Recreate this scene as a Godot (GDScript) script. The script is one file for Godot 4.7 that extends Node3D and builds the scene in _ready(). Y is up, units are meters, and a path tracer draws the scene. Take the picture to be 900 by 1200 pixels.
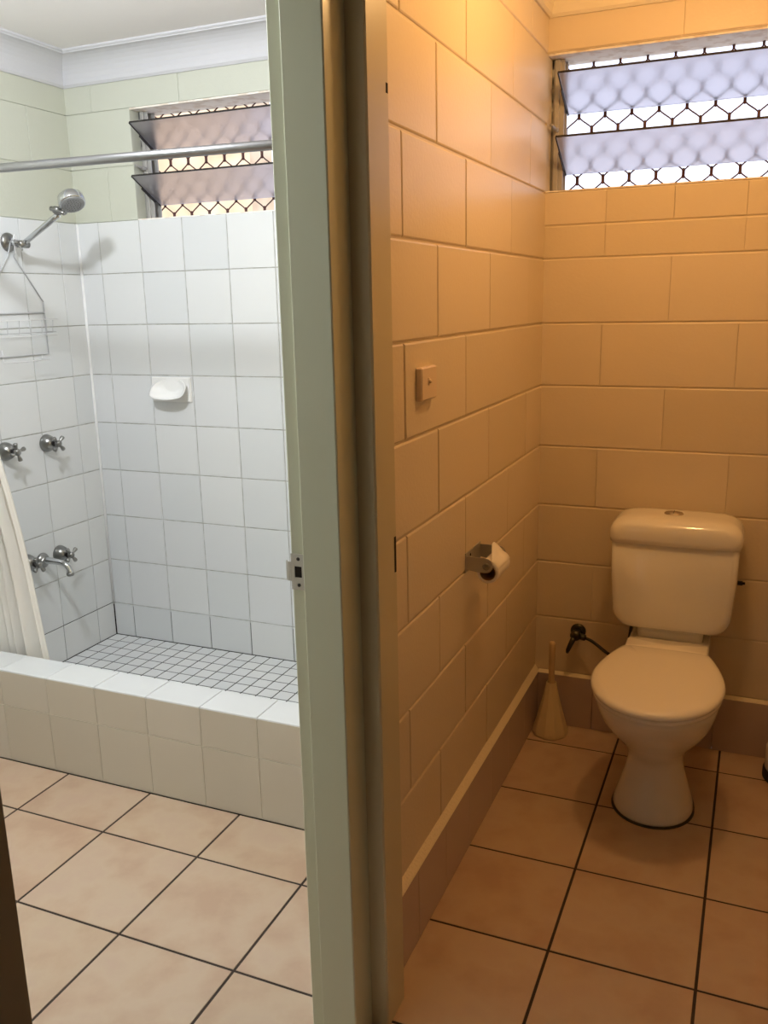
extends Node3D
# A bathroom shower and a separate toilet on either side of a painted block wall, seen from the hall.

# measured room sizes (metres)
const XL := -1.867          # tiled left wall of the shower
const XD := -0.09           # shower side of the dividing wall
const CEIL := 2.395
const SHOWER_Y := 0.074     # shower floor level
const HOB_F := 0.9125
const HOB_B := 0.7886
const HOB_Y := 0.327
const TILE_TOP := 1.798
const P := 0.3247           # floor tile module
var taken := {}
var M := {}
var plates := {}
var rng := RandomNumberGenerator.new()


# ---------------------------------------------------------------- mesh builder
class MB:
	var v := PackedVector3Array()
	var g := PackedInt32Array()

	func put(t: PackedVector3Array, group: int) -> void:
		# every closed shape turns its faces outwards by itself (front faces run clockwise)
		var vol := 0.0
		for i in range(0, t.size(), 3):
			vol += t[i].dot(t[i + 1].cross(t[i + 2]))
		for i in range(0, t.size(), 3):
			v.append(t[i])
			if vol > 0.0:
				v.append(t[i + 2]); v.append(t[i + 1])
			else:
				v.append(t[i + 1]); v.append(t[i + 2])
			g.append(group)

	func quad(t: PackedVector3Array, a: Vector3, b: Vector3, c: Vector3, d: Vector3) -> void:
		t.append(a); t.append(b); t.append(c)
		t.append(a); t.append(c); t.append(d)

	# rings of points, each ring closed; caps at both ends
	func loft(rings: Array, cap0 := true, cap1 := true, group := 0, around := false) -> void:
		var t := PackedVector3Array()
		var mid := Vector3.ZERO
		for r in rings:
			mid += r[0]
		mid /= rings.size()
		var n: int = rings[0].size()
		var last: int = rings.size() if around else rings.size() - 1
		for i in last:
			var A: PackedVector3Array = rings[i]
			var B: PackedVector3Array = rings[(i + 1) % rings.size()]
			for k in n:
				var k2 := (k + 1) % n
				quad(t, A[k] - mid, A[k2] - mid, B[k2] - mid, B[k] - mid)
		for e in 2:
			if around or (e == 0 and not cap0) or (e == 1 and not cap1):
				continue
			var R: PackedVector3Array = rings[0] if e == 0 else rings[rings.size() - 1]
			var c := Vector3.ZERO
			for p in R:
				c += p
			c /= n
			for k in n:
				var k2 := (k + 1) % n
				if e == 0:
					t.append(c - mid); t.append(R[k2] - mid); t.append(R[k] - mid)
				else:
					t.append(c - mid); t.append(R[k] - mid); t.append(R[k2] - mid)
		var o := MB.new()
		o.put(t, group)
		for p in o.v:
			v.append(p + mid)
		g.append_array(o.g)

	func lathe(profile: PackedVector2Array, seg: int, x := Transform3D.IDENTITY, group := 0) -> void:
		var rings := []
		for q in profile:
			var r := PackedVector3Array()
			for k in seg:
				var a := TAU * k / seg
				r.append(x * Vector3(q.x * cos(a), q.y, q.x * sin(a)))
			rings.append(r)
		loft(rings, true, true, group)

	func tube(pts: PackedVector3Array, radius, seg := 10, group := 0, closed := false) -> void:
		var n := pts.size()
		var up := Vector3.ZERO
		var rings := []
		for i in n:
			var a: Vector3 = pts[(i - 1 + n) % n] if closed else pts[max(i - 1, 0)]
			var b: Vector3 = pts[(i + 1) % n] if closed else pts[min(i + 1, n - 1)]
			var d := (b - a).normalized()
			if up == Vector3.ZERO:
				up = d.cross(Vector3.UP if absf(d.y) < 0.9 else Vector3.RIGHT).normalized()
			up = (up - d * up.dot(d)).normalized()
			var w := d.cross(up)
			var rad: float = radius[i] if radius is Array or radius is PackedFloat32Array else radius
			var r := PackedVector3Array()
			for k in seg:
				var t := TAU * k / seg
				r.append(pts[i] + (up * cos(t) + w * sin(t)) * rad)
			rings.append(r)
		loft(rings, true, true, group, closed)

	# a box with chamfered edges
	func box(c: Vector3, s: Vector3, b := 0.0, x := Transform3D.IDENTITY) -> void:
		var h := s / 2.0
		b = minf(b, minf(h.x, minf(h.y, h.z)) * 0.95)
		var t := PackedVector3Array()
		if b <= 0.0:
			var q := []
			for i in 8:
				q.append(Vector3(h.x if i & 1 else -h.x, h.y if i & 2 else -h.y, h.z if i & 4 else -h.z))
			for f in [[0, 2, 3, 1], [4, 5, 7, 6], [0, 1, 5, 4], [2, 6, 7, 3], [0, 4, 6, 2], [1, 3, 7, 5]]:
				quad(t, q[f[0]], q[f[1]], q[f[2]], q[f[3]])
		else:
			var at := func(i: int, axis: int) -> Vector3:
				var sx := Vector3(1.0 if i & 1 else -1.0, 1.0 if i & 2 else -1.0, 1.0 if i & 4 else -1.0)
				var e := h - Vector3(b, b, b)
				e[axis] = h[axis]
				return sx * e
			for f in [[0, 2, 3, 1, 2], [4, 5, 7, 6, 2], [0, 1, 5, 4, 1], [2, 6, 7, 3, 1], [0, 4, 6, 2, 0], [1, 3, 7, 5, 0]]:
				quad(t, at.call(f[0], f[4]), at.call(f[1], f[4]), at.call(f[2], f[4]), at.call(f[3], f[4]))
			# an edge i-j joins the two faces whose axes are a and b
			for e in [[0, 1, 2, 1], [2, 3, 1, 2], [4, 5, 1, 2], [6, 7, 2, 1], [0, 2, 0, 2], [1, 3, 2, 0], [4, 6, 2, 0], [5, 7, 0, 2], [0, 4, 1, 0], [1, 5, 0, 1], [2, 6, 0, 1], [3, 7, 1, 0]]:
				quad(t, at.call(e[0], e[2]), at.call(e[1], e[2]), at.call(e[1], e[3]), at.call(e[0], e[3]))
			for i in 8:
				var odd := ((i & 1) + ((i >> 1) & 1) + ((i >> 2) & 1)) % 2 == 1
				if odd:
					t.append(at.call(i, 0)); t.append(at.call(i, 1)); t.append(at.call(i, 2))
				else:
					t.append(at.call(i, 0)); t.append(at.call(i, 2)); t.append(at.call(i, 1))
		for i in t.size():
			t[i] = x.basis * t[i]
		var o := MB.new()
		o.put(t, -1)
		var cc := x * c
		for p in o.v:
			v.append(p + cc)
		g.append_array(o.g)

	# an outline in 2D (x, y) pushed from z0 to z1, placed by x
	func prism(outline: PackedVector2Array, z0: float, z1: float, x := Transform3D.IDENTITY, bevel := 0.0) -> void:
		var t := PackedVector3Array()
		var idx := Geometry2D.triangulate_polygon(outline)
		var n := outline.size()
		var area := 0.0
		for i in n:
			area += outline[i].cross(outline[(i + 1) % n])
		for i in n:
			var a := outline[i]
			var b := outline[(i + 1) % n]
			if area < 0.0:
				var s := a; a = b; b = s
			quad(t, Vector3(a.x, a.y, z0), Vector3(b.x, b.y, z0), Vector3(b.x, b.y, z1), Vector3(a.x, a.y, z1))
		for i in range(0, idx.size(), 3):
			var p := outline[idx[i]]
			var q := outline[idx[i + 1]]
			var r := outline[idx[i + 2]]
			if (q - p).cross(r - p) < 0.0:
				var s := q; q = r; r = s
			t.append(Vector3(p.x, p.y, z1)); t.append(Vector3(q.x, q.y, z1)); t.append(Vector3(r.x, r.y, z1))
			t.append(Vector3(p.x, p.y, z0)); t.append(Vector3(r.x, r.y, z0)); t.append(Vector3(q.x, q.y, z0))
		for i in t.size():
			t[i] = x * t[i]
		put_about(t, -1)

	func put_about(t: PackedVector3Array, group: int) -> void:
		var mid := Vector3.ZERO
		for p in t:
			mid += p
		mid /= t.size()
		for i in t.size():
			t[i] -= mid
		var o := MB.new()
		o.put(t, group)
		for p in o.v:
			v.append(p + mid)
		g.append_array(o.g)

	func mesh(material: Material) -> ArrayMesh:
		var st := SurfaceTool.new()
		st.begin(Mesh.PRIMITIVE_TRIANGLES)
		for i in g.size():
			st.set_smooth_group(g[i])
			for k in 3:
				st.add_vertex(v[i * 3 + k])
		st.generate_normals()
		st.set_material(material)
		return st.commit()


# ---------------------------------------------------------------- naming and tagging
func numbered(called: String) -> String:
	var n: int = taken.get(called, 0)
	taken[called] = n + 1
	return called if n == 0 else "%s_%03d" % [called, n]

func tag(o: Node3D, label: String, category: String, group := "", kind := "") -> Node3D:
	o.set_meta("label", label)
	o.set_meta("category", category)
	if group != "":
		o.set_meta("group", group)
	if kind != "":
		o.set_meta("kind", kind)
	return o

func thing(called: String, label: String, category: String, at := Vector3.ZERO, group := "", kind := "") -> Node3D:
	var o := Node3D.new()
	o.name = numbered(called)
	add_child(o)
	o.position = at
	tag(o, label, category, group, kind)
	return o

func part(called: String, mb: MB, material: Material, parent: Node3D, label := "") -> MeshInstance3D:
	var o := MeshInstance3D.new()
	o.name = called
	o.mesh = mb.mesh(material)
	parent.add_child(o, true)
	if label != "":
		o.set_meta("label", label)
	return o

func solid(called: String, mb: MB, material: Material, label: String, category: String, group := "", kind := "structure") -> MeshInstance3D:
	var o := MeshInstance3D.new()
	o.name = numbered(called)
	o.mesh = mb.mesh(material)
	add_child(o)
	tag(o, label, category, group, kind)
	return o

func number_children(parent: Node3D) -> void:
	# siblings of one name read brick, brick_001, brick_002 ...
	var count := {}
	for c in parent.get_children():
		var base := str(c.get_meta("called")) if c.has_meta("called") else ""
		if base == "":
			continue
		var n: int = count.get(base, 0)
		count[base] = n + 1
		c.name = base if n == 0 else "%s_%03d" % [base, n]
		c.remove_meta("called")

# ---------------------------------------------------------------- flat pieces: tiles and blocks
# a plate w x h, its back at z = 0 and its face at z = d, the edges of the face chamfered
func plate_mesh(w: float, h: float, d: float, b: float, side := -1.0) -> ArrayMesh:
	var key := "%.4f %.4f %.4f %.4f %.4f" % [w, h, d, b, side]
	if plates.has(key):
		return plates[key]
	var drop := b
	var bx := side if side >= 0.0 else b
	var m := MB.new()
	var t := PackedVector3Array()
	var ring := func(x: float, y: float, z: float) -> Array:
		return [Vector3(-x, -y, z), Vector3(x, -y, z), Vector3(x, y, z), Vector3(-x, y, z)]
	var R := [ring.call(w / 2, h / 2, 0.0), ring.call(w / 2, h / 2, d - drop), ring.call(w / 2 - bx * 0.35, h / 2 - b * 0.35, d - drop * 0.35), ring.call(w / 2 - bx, h / 2 - b, d)]
	for i in 3:
		for k in 4:
			var k2 := (k + 1) % 4
			m.quad(t, R[i][k], R[i][k2], R[i + 1][k2], R[i + 1][k])
	m.quad(t, R[3][0], R[3][1], R[3][2], R[3][3])
	m.quad(t, R[0][3], R[0][2], R[0][1], R[0][0])
	m.put(t, -1)
	plates[key] = m.mesh(null)
	return plates[key]

const FACE := {
	"z": Basis(Vector3(1, 0, 0), Vector3(0, 1, 0), Vector3(0, 0, 1)),
	"x": Basis(Vector3(0, 0, -1), Vector3(0, 1, 0), Vector3(1, 0, 0)),
	"y": Basis(Vector3(1, 0, 0), Vector3(0, 0, -1), Vector3(0, 1, 0)),
}

func piece(called: String, parent: Node3D, at: Vector3, facing: String, w: float, h: float, d: float, b: float, material: Material, tip := 0.0, side := -1.0) -> MeshInstance3D:
	# at: the middle of the face
	var o := MeshInstance3D.new()
	o.mesh = plate_mesh(snappedf(w, 0.0005), snappedf(h, 0.0005), d, b, side)
	o.material_override = null
	o.set_surface_override_material(0, material)
	var basis: Basis = FACE[facing]
	if tip != 0.0:
		basis = basis * Basis.from_euler(Vector3(rng.randf_range(-tip, tip), rng.randf_range(-tip, tip), 0))
	o.transform = Transform3D(basis, at - basis.z * d)
	o.set_meta("called", called)
	o.name = called
	parent.add_child(o, true)
	return o

func pick(list: Array) -> Material:
	return list[rng.randi() % list.size()]


# ---------------------------------------------------------------- materials
func noise_tex(freq: float, colors: Array, stops: Array, seed_ := 1, size := 512, octaves := 4, normal := 0.0) -> NoiseTexture2D:
	var n := FastNoiseLite.new()
	n.noise_type = FastNoiseLite.TYPE_SIMPLEX_SMOOTH
	n.seed = seed_
	n.frequency = freq
	n.fractal_octaves = octaves
	var t := NoiseTexture2D.new()
	t.width = size
	t.height = size
	t.seamless = true
	t.noise = n
	if normal > 0.0:
		t.as_normal_map = true
		t.bump_strength = normal
	elif not colors.is_empty():
		var r := Gradient.new()
		r.offsets = PackedFloat32Array(stops)
		r.colors = PackedColorArray(colors)
		t.color_ramp = r
	return t

func mat(name_: String, color: Color, rough := 0.5, metal := 0.0, spec := 0.5) -> StandardMaterial3D:
	var m := StandardMaterial3D.new()
	m.resource_name = name_
	m.albedo_color = color
	m.roughness = rough
	m.metallic = metal
	m.metallic_specular = spec
	return m

func tri(m: StandardMaterial3D, scale: float, off := Vector3.ZERO) -> StandardMaterial3D:
	m.uv1_triplanar = true
	m.uv1_world_triplanar = true
	m.uv1_scale = Vector3.ONE * scale
	m.uv1_offset = off
	return m

func rgb(r: int, g: int, b: int, a := 255) -> Color:
	return Color8(r, g, b, a)

func make_materials() -> void:
	var grain := noise_tex(0.045, [], [], 3, 512, 4, 5.0)       # pores of painted blockwork
	var glaze := noise_tex(0.006, [], [], 5, 256, 2, 2.0)        # faint waviness of glaze
	for k in 3:
		var m := mat("cream painted block %d" % k, [rgb(224, 208, 180), rgb(221, 205, 176), rgb(226, 210, 183)][k], 0.36)
		tri(m, 3.2, Vector3(k * 0.31, k * 0.17, 0))
		m.normal_enabled = true
		m.normal_texture = grain
		m.normal_scale = 0.10
		M["block%d" % k] = m
		var q := mat("pale green painted block %d" % k, [rgb(204, 206, 191), rgb(202, 204, 189), rgb(206, 208, 194)][k], 0.45)
		tri(q, 2.2, Vector3(k * 0.2, k * 0.4, 0))
		q.normal_enabled = true
		q.normal_texture = grain
		q.normal_scale = 0.08
		M["green%d" % k] = q
		var w := mat("white glazed wall tile %d" % k, [rgb(227, 229, 230), rgb(224, 227, 228), rgb(229, 231, 231)][k], 0.16)
		tri(w, 1.6, Vector3(k * 0.37, 0, k * 0.2))
		w.normal_enabled = true
		w.normal_texture = glaze
		w.normal_scale = 0.10
		M["tile%d" % k] = w
	M.blocks = [M.block0, M.block1, M.block2]
	M.greens = [M.green0, M.green1, M.green2]
	M.tiles = [M.tile0, M.tile1, M.tile2]
	M.mortar = tri(mat("cream painted mortar", rgb(219, 203, 174), 0.42), 2.2)
	M.green_mortar = tri(mat("pale green painted mortar", rgb(201, 203, 188), 0.5), 2.2)
	M.grout = tri(mat("pale grey grout", rgb(206, 206, 203), 0.85), 3.0)
	M.grout.albedo_texture = noise_tex(0.02, [rgb(215, 213, 206), rgb(255, 255, 255)], [0.25, 0.7], 9, 256)
	M.hob_grout = mat("cream hob grout", rgb(222, 216, 200), 0.85)
	M.hob_tiles = []
	for k in 3:
		M.hob_tiles.append(mat("beige glazed hob tile %d" % k, [rgb(207, 199, 183), rgb(204, 196, 180), rgb(209, 201, 186)][k], 0.2))
	M.mould = tri(mat("blackened wet grout", rgb(50, 49, 46), 0.85), 3.0)
	M.mould.albedo_texture = noise_tex(0.02, [rgb(120, 116, 108), rgb(255, 255, 255)], [0.3, 0.75], 12, 256)
	M.mosaic_grout = mat("dark shower floor grout", rgb(44, 44, 44), 0.85)
	M.floor_grout = mat("dark brown floor grout", rgb(62, 50, 42), 0.9)
	# floor tiles: mottled peach and beige
	M.floors = []
	for k in 4:
		var m := mat("peach mottled floor tile %d" % k, [rgb(242, 242, 242), rgb(238, 236, 235), rgb(242, 239, 237), rgb(240, 240, 238)][k], 0.33)
		tri(m, 1.15, Vector3(k * 0.27, k * 0.13, k * 0.41))
		if k == 0:
			M.floor_map = noise_tex(0.009, [rgb(203, 172, 146), rgb(211, 183, 156), rgb(215, 190, 163), rgb(212, 184, 160)], [0.15, 0.42, 0.62, 0.9], 21, 512, 5)
			M.floor_detail = noise_tex(0.035, [rgb(232, 222, 212), rgb(255, 255, 255)], [0.3, 0.6], 22, 512, 4)
		m.albedo_texture = M.floor_map
		m.detail_enabled = false
		m.normal_enabled = true
		m.normal_texture = glaze
		m.normal_scale = 0.25
		M.floors.append(m)
	M.skirt = tri(mat("beige glazed skirting tile", rgb(192, 172, 164), 0.22), 1.5)
	M.ledge = tri(mat("cream grout fillet", rgb(246, 232, 200), 0.7), 4.0)
	M.ledge.normal_enabled = true
	M.ledge.normal_texture = grain
	M.ledge.normal_scale = 0.8
	M.ceiling = mat("matt white ceiling paint", rgb(246, 243, 241), 0.9)
	M.cornice = mat("white plaster cornice", rgb(212, 212, 216), 0.8)
	M.cream_ceiling = mat("warm white ceiling paint", rgb(236, 226, 204), 0.85)
	M.jamb = tri(mat("sage green gloss frame paint", rgb(206, 208, 184), 0.32), 2.0)
	M.jamb.normal_enabled = true
	M.jamb.normal_texture = glaze
	M.jamb.normal_scale = 0.2
	M.jamb2 = tri(mat("cream gloss frame paint", rgb(206, 196, 164), 0.34), 2.0)
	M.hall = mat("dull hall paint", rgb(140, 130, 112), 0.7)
	M.plain_wall = mat("pale green wall paint", rgb(216, 217, 206), 0.6)
	M.dark_void = mat("dark recess", rgb(26, 20, 14), 0.9)
	M.chrome = mat("chrome", rgb(206, 208, 210), 0.12, 1.0)
	M.old_chrome = mat("worn chrome", rgb(150, 150, 148), 0.28, 1.0)
	M.steel = mat("brushed steel", rgb(186, 183, 176), 0.42, 0.75)
	M.rod = mat("satin steel rod", rgb(156, 156, 158), 0.3, 1.0)
	M.nozzle = mat("grey shower face", rgb(150, 152, 154), 0.45, 0.3)
	M.dark_metal = mat("dark tarnished brass", rgb(70, 66, 52), 0.35, 0.7)
	M.hose = mat("dark braided hose", rgb(58, 54, 48), 0.5, 0.4)
	M.china = mat("white vitreous china", rgb(240, 236, 226), 0.12)
	M.china.clearcoat_enabled = true
	M.china.clearcoat = 0.4
	M.china.clearcoat_roughness = 0.05
	M.seat = mat("white plastic seat", rgb(244, 238, 226), 0.2)
	M.seat_tab = M.seat
	M.soap = mat("white ceramic soap dish", rgb(244, 244, 242), 0.18)
	M.button = mat("satin chrome button", rgb(200, 190, 176), 0.25, 0.9)
	M.sealant = mat("white silicone", rgb(244, 244, 244), 0.35)
	M.wire = mat("grey plastic coated wire", rgb(196, 197, 199), 0.35)
	M.white_wire = mat("white plastic coated wire", rgb(236, 236, 236), 0.3)
	M.brush = mat("cream plastic", rgb(226, 206, 164), 0.35)
	M.brush_clear = mat("translucent tan plastic", rgb(214, 186, 142), 0.3)
	M.paper = mat("white tissue paper", rgb(250, 244, 234), 0.95)
	M.paper.backlight_enabled = true
	M.paper.backlight = Color(0.25, 0.23, 0.2)
	M.card = mat("brown card core", rgb(150, 120, 86), 0.9)
	M.switch = mat("ivory switch plastic", rgb(228, 206, 176), 0.4)
	M.switch_dark = mat("brown switch toggle", rgb(150, 110, 76), 0.4)
	M.black = mat("black rubber", rgb(26, 24, 22), 0.6)
	M.bin = mat("white enamel", rgb(230, 220, 204), 0.3)
	M.curtain = tri(mat("cream shower curtain", rgb(246, 242, 234), 0.6), 4.0)
	M.curtain.backlight_enabled = true
	M.curtain.backlight = Color(0.45, 0.44, 0.41)
	M.grille = mat("dark brown security mesh", rgb(84, 48, 40), 0.5, 0.2)
	M.alu = mat("grey aluminium channel", rgb(178, 176, 172), 0.4, 0.3)
	M.dark_alu = mat("dark aluminium clip", rgb(52, 48, 46), 0.5, 0.3)
	M.frost = mat("frosted louvre glass", Color(0.815, 0.80, 0.825, 0.03), 0.28)
	M.frost.refraction_enabled = true
	M.frost.refraction_scale = 0.05
	M.render = tri(mat("cream rendered wall outside", rgb(244, 220, 188), 0.9), 0.6)
	M.render.albedo_texture = noise_tex(0.012, [rgb(232, 226, 220), rgb(255, 255, 255)], [0.3, 0.7], 31, 256)
	M.reveal = tri(mat("dusty cream reveal", rgb(252, 245, 234), 0.8), 3.0)
	M.reveal.albedo_texture = noise_tex(0.02, [rgb(236, 229, 222), rgb(255, 255, 255)], [0.2, 0.45], 33, 256)
	M.path = mat("pale concrete path", rgb(232, 226, 216), 0.9)
	M.warm_glow = mat("glowing warm lamp glass", rgb(255, 236, 200), 0.4)
	M.warm_glow.emission_enabled = true
	M.warm_glow.emission = Color(1.0, 0.62, 0.28)
	M.warm_glow.emission_energy_multiplier = 1.5
	M.white_glow = mat("glowing white lamp glass", rgb(255, 255, 250), 0.4)
	M.white_glow.emission_enabled = true
	M.white_glow.emission = Color(0.96, 0.98, 1.0)
	M.white_glow.emission_energy_multiplier = 3.0


# ---------------------------------------------------------------- setting
func box_of(x0: float, x1: float, y0: float, y1: float, z0: float, z1: float, m: MB = null, b := 0.0) -> MB:
	if m == null:
		m = MB.new()
	m.box(Vector3((x0 + x1) / 2, (y0 + y1) / 2, (z0 + z1) / 2), Vector3(x1 - x0, y1 - y0, z1 - z0), b)
	return m

func spans(a: float, b: float, cuts: Array) -> Array:
	var pts := [a]
	for c in cuts:
		if c > a + 0.012 and c < b - 0.012:
			pts.append(c)
	pts.append(b)
	var out := []
	for i in pts.size() - 1:
		out.append([pts[i], pts[i + 1]])
	return out

func steps(first: float, step: float, n: int) -> Array:
	var a := []
	for i in n:
		a.append(first + step * i)
	return a

func build_floor() -> void:
	var f := solid("floor", box_of(-2.0, 1.5, -0.12, -0.0015, 0.0, 3.7), M.floor_grout, "peach mottled square floor tiles with thin dark grout lines", "floor")
	var xs := steps(0.3049 - P * 7, P, 12)
	var zs := steps(0.1582, P, 11)
	# bathroom, toilet and hall; one grid runs through all three
	for r in [[-1.86, XD, HOB_F, 2.7], [-0.02, 0.9, 0.0, 1.5], [-0.09, 1.4, 1.5, 3.6]]:
		for a in spans(r[0], r[1], xs):
			for b in spans(r[2], r[3], zs):
				if a[1] - a[0] < 0.02 or b[1] - b[0] < 0.02:
					continue
				piece("floor_tile", f, Vector3((a[0] + a[1]) / 2, 0.0, (b[0] + b[1]) / 2), "y", a[1] - a[0] - 0.0068, b[1] - b[0] - 0.0068, 0.01, 0.0010, pick(M.floors))
	number_children(f)

func build_shower_floor() -> void:
	var f := solid("floor_shower", box_of(XL, XD, 0.0, SHOWER_Y - 0.0007, 0.0, HOB_B), M.mosaic_grout, "small white square mosaic tiles with dark grout on the shower floor", "floor")
	var q := 0.0647
	var far := MB.new()
	for i in 28:
		for j in 13:
			var x0 := XL + 0.0 + i * q
			var z0 := j * q
			var w := minf(q, XD - x0) - 0.0048
			var h := minf(q, HOB_B - z0) - 0.0048
			if w < 0.012 or h < 0.012:
				continue
			var c := Vector3(x0 + w / 2 + 0.002, SHOWER_Y, z0 + h / 2 + 0.002)
			if x0 < -0.75 and j < 8:
				piece("mosaic_tile", f, c, "y", w, h, 0.006, 0.0005, pick(M.tiles))
			else:
				box_of(c.x - w / 2, c.x + w / 2, SHOWER_Y - 0.006, SHOWER_Y, c.z - h / 2, c.z + h / 2, far)
	number_children(f)
	var o := part("mosaic_field", far, M.tile0, f)
	o.set_meta("kind", "stuff")

func build_shower_walls() -> void:
	var h := 0.1974
	var ys := [SHOWER_Y]
	for i in range(7, -1, -1):
		ys.append(1.6029 - i * h)
	ys.append(TILE_TOP)
	# back wall of the shower: core, window opening above the tiles
	var core := MB.new()
	box_of(XL - 0.15, -0.045, 0.212, TILE_TOP - 0.004, -0.15, -0.0028, core)
	var wall := solid("wall_shower_back", core, M.grout, "white square tiled shower back wall, pale green painted blocks above the tiles", "wall")
	part("stained_grout", box_of(XL - 0.15, -0.045, 0.0, 0.212, -0.15, -0.0028), M.mould, wall)
	var up := MB.new()
	box_of(XL - 0.15, -1.575, TILE_TOP - 0.004, CEIL + 0.1, -0.15, -0.011, up)
	box_of(-1.575, -0.55, 2.195, CEIL + 0.1, -0.15, -0.011, up)
	box_of(-0.55, -0.045, TILE_TOP - 0.004, CEIL + 0.1, -0.15, -0.011, up)
	part("painted_masonry", up, M.green_mortar, wall)
	var cuts := steps(-1.7645, 0.1963, 10)
	for a in spans(XL + 0.001, XD, cuts):
		for i in ys.size() - 1:
			piece("wall_tile", wall, Vector3((a[0] + a[1]) / 2, (ys[i] + ys[i + 1]) / 2, 0.0), "z", a[1] - a[0] - 0.0032, ys[i + 1] - ys[i] - 0.0032, 0.008, 0.0014, pick(M.tiles), 0.0016)
	for c in [[1.798, 1.995, -1.575, [-1.7]], [1.995, 2.195, -1.575, []]]:
		for a in spans(XL - 0.012, c[2], c[3]):
			piece("block", wall, Vector3((a[0] + a[1]) / 2, (c[0] + c[1]) / 2, -0.007), "z", a[1] - a[0] - 0.001, c[1] - c[0] - 0.0015, 0.009, 0.001, pick(M.greens))
		for a in spans(-0.55, XD, [-0.3]):
			piece("block", wall, Vector3((a[0] + a[1]) / 2, (c[0] + c[1]) / 2, -0.007), "z", a[1] - a[0] - 0.001, c[1] - c[0] - 0.0015, 0.009, 0.001, pick(M.greens))
	for a in spans(XL - 0.012, XD, [-1.75, -1.35, -0.95, -0.55]):
		piece("block", wall, Vector3((a[0] + a[1]) / 2, 2.292, -0.007), "z", a[1] - a[0] - 0.001, 0.1925, 0.009, 0.001, pick(M.greens))
	number_children(wall)
	var bead := MB.new()
	bead.tube(PackedVector3Array([Vector3(XL + 0.003, SHOWER_Y + 0.15, 0.003), Vector3(XL + 0.003, TILE_TOP - 0.002, 0.003)]), 0.0055, 8)
	part("sealant_bead", bead, M.sealant, wall, "white silicone bead down the shower corner")

	# left wall
	core = MB.new()
	box_of(XL - 0.15, XL - 0.0028, 0.24, TILE_TOP - 0.004, 0.0, 0.92, core)
	wall = solid("wall_shower_left", core, M.grout, "white square tiled left shower wall that carries the taps", "wall")
	part("stained_grout", box_of(XL - 0.15, XL - 0.0028, 0.0, 0.24, 0.0, 0.92), M.mould, wall)
	part("painted_masonry", box_of(XL - 0.15, XL - 0.011, TILE_TOP - 0.004, CEIL + 0.1, 0.0, 0.92), M.green_mortar, wall)
	cuts = steps(0.105, 0.2005, 6)
	for a in spans(0.001, 0.91, cuts):
		for i in ys.size() - 1:
			piece("wall_tile", wall, Vector3(XL, (ys[i] + ys[i + 1]) / 2, (a[0] + a[1]) / 2), "x", a[1] - a[0] - 0.0032, ys[i + 1] - ys[i] - 0.0032, 0.008, 0.0014, pick(M.tiles), 0.0016)
	var row := 0
	for c in [[1.798, 1.995], [1.995, 2.195], [2.195, 2.388]]:
		row += 1
		for a in spans(-0.012, 0.92, [0.2, 0.6] if row % 2 == 0 else [0.4, 0.8]):
			piece("block", wall, Vector3(XL - 0.007, (c[0] + c[1]) / 2, (a[0] + a[1]) / 2), "x", a[1] - a[0] - 0.0015, c[1] - c[0] - 0.0015, 0.009, 0.0014, pick(M.greens))
	number_children(wall)

	# the rest of the bathroom shell, mostly behind the frame
	solid("wall_bathroom_left", box_of(XL - 0.15, XL, 0.0, CEIL + 0.1, 0.92, 2.85), M.plain_wall, "pale green painted bathroom wall beyond the shower hob", "wall")
	solid("wall_bathroom_front", box_of(XL, XD, 0.0, CEIL + 0.1, 2.7, 2.85), M.plain_wall, "pale green painted wall closing the bathroom towards the hall", "wall")

	# the tiled hob
	var hob := solid("shower_hob", box_of(XL, XD, 0.0, HOB_Y - 0.006, HOB_B + 0.004, HOB_F - 0.002), M.hob_grout, "low beige tiled hob with a white tiled top across the front of the shower", "hob")
	var hx := steps(-1.5679 - 0.1954, 0.1954, 10)
	for a in spans(XL + 0.001, XD, hx):
		var x: float = (a[0] + a[1]) / 2
		var w: float = a[1] - a[0] - 0.0018
		piece("hob_tile", hob, Vector3(x, 0.1003, HOB_F), "z", w, 0.1975, 0.008, 0.0010, pick(M.hob_tiles), 0.0016)
		piece("hob_tile", hob, Vector3(x, 0.262, HOB_F), "z", w, 0.1205, 0.008, 0.0010, pick(M.hob_tiles), 0.0016)
		piece("hob_tile", hob, Vector3(x, HOB_Y, (HOB_F + HOB_B) / 2), "y", w, HOB_F - HOB_B - 0.001, 0.008, 0.0022, pick(M.tiles), 0.001)
	number_children(hob)

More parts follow.
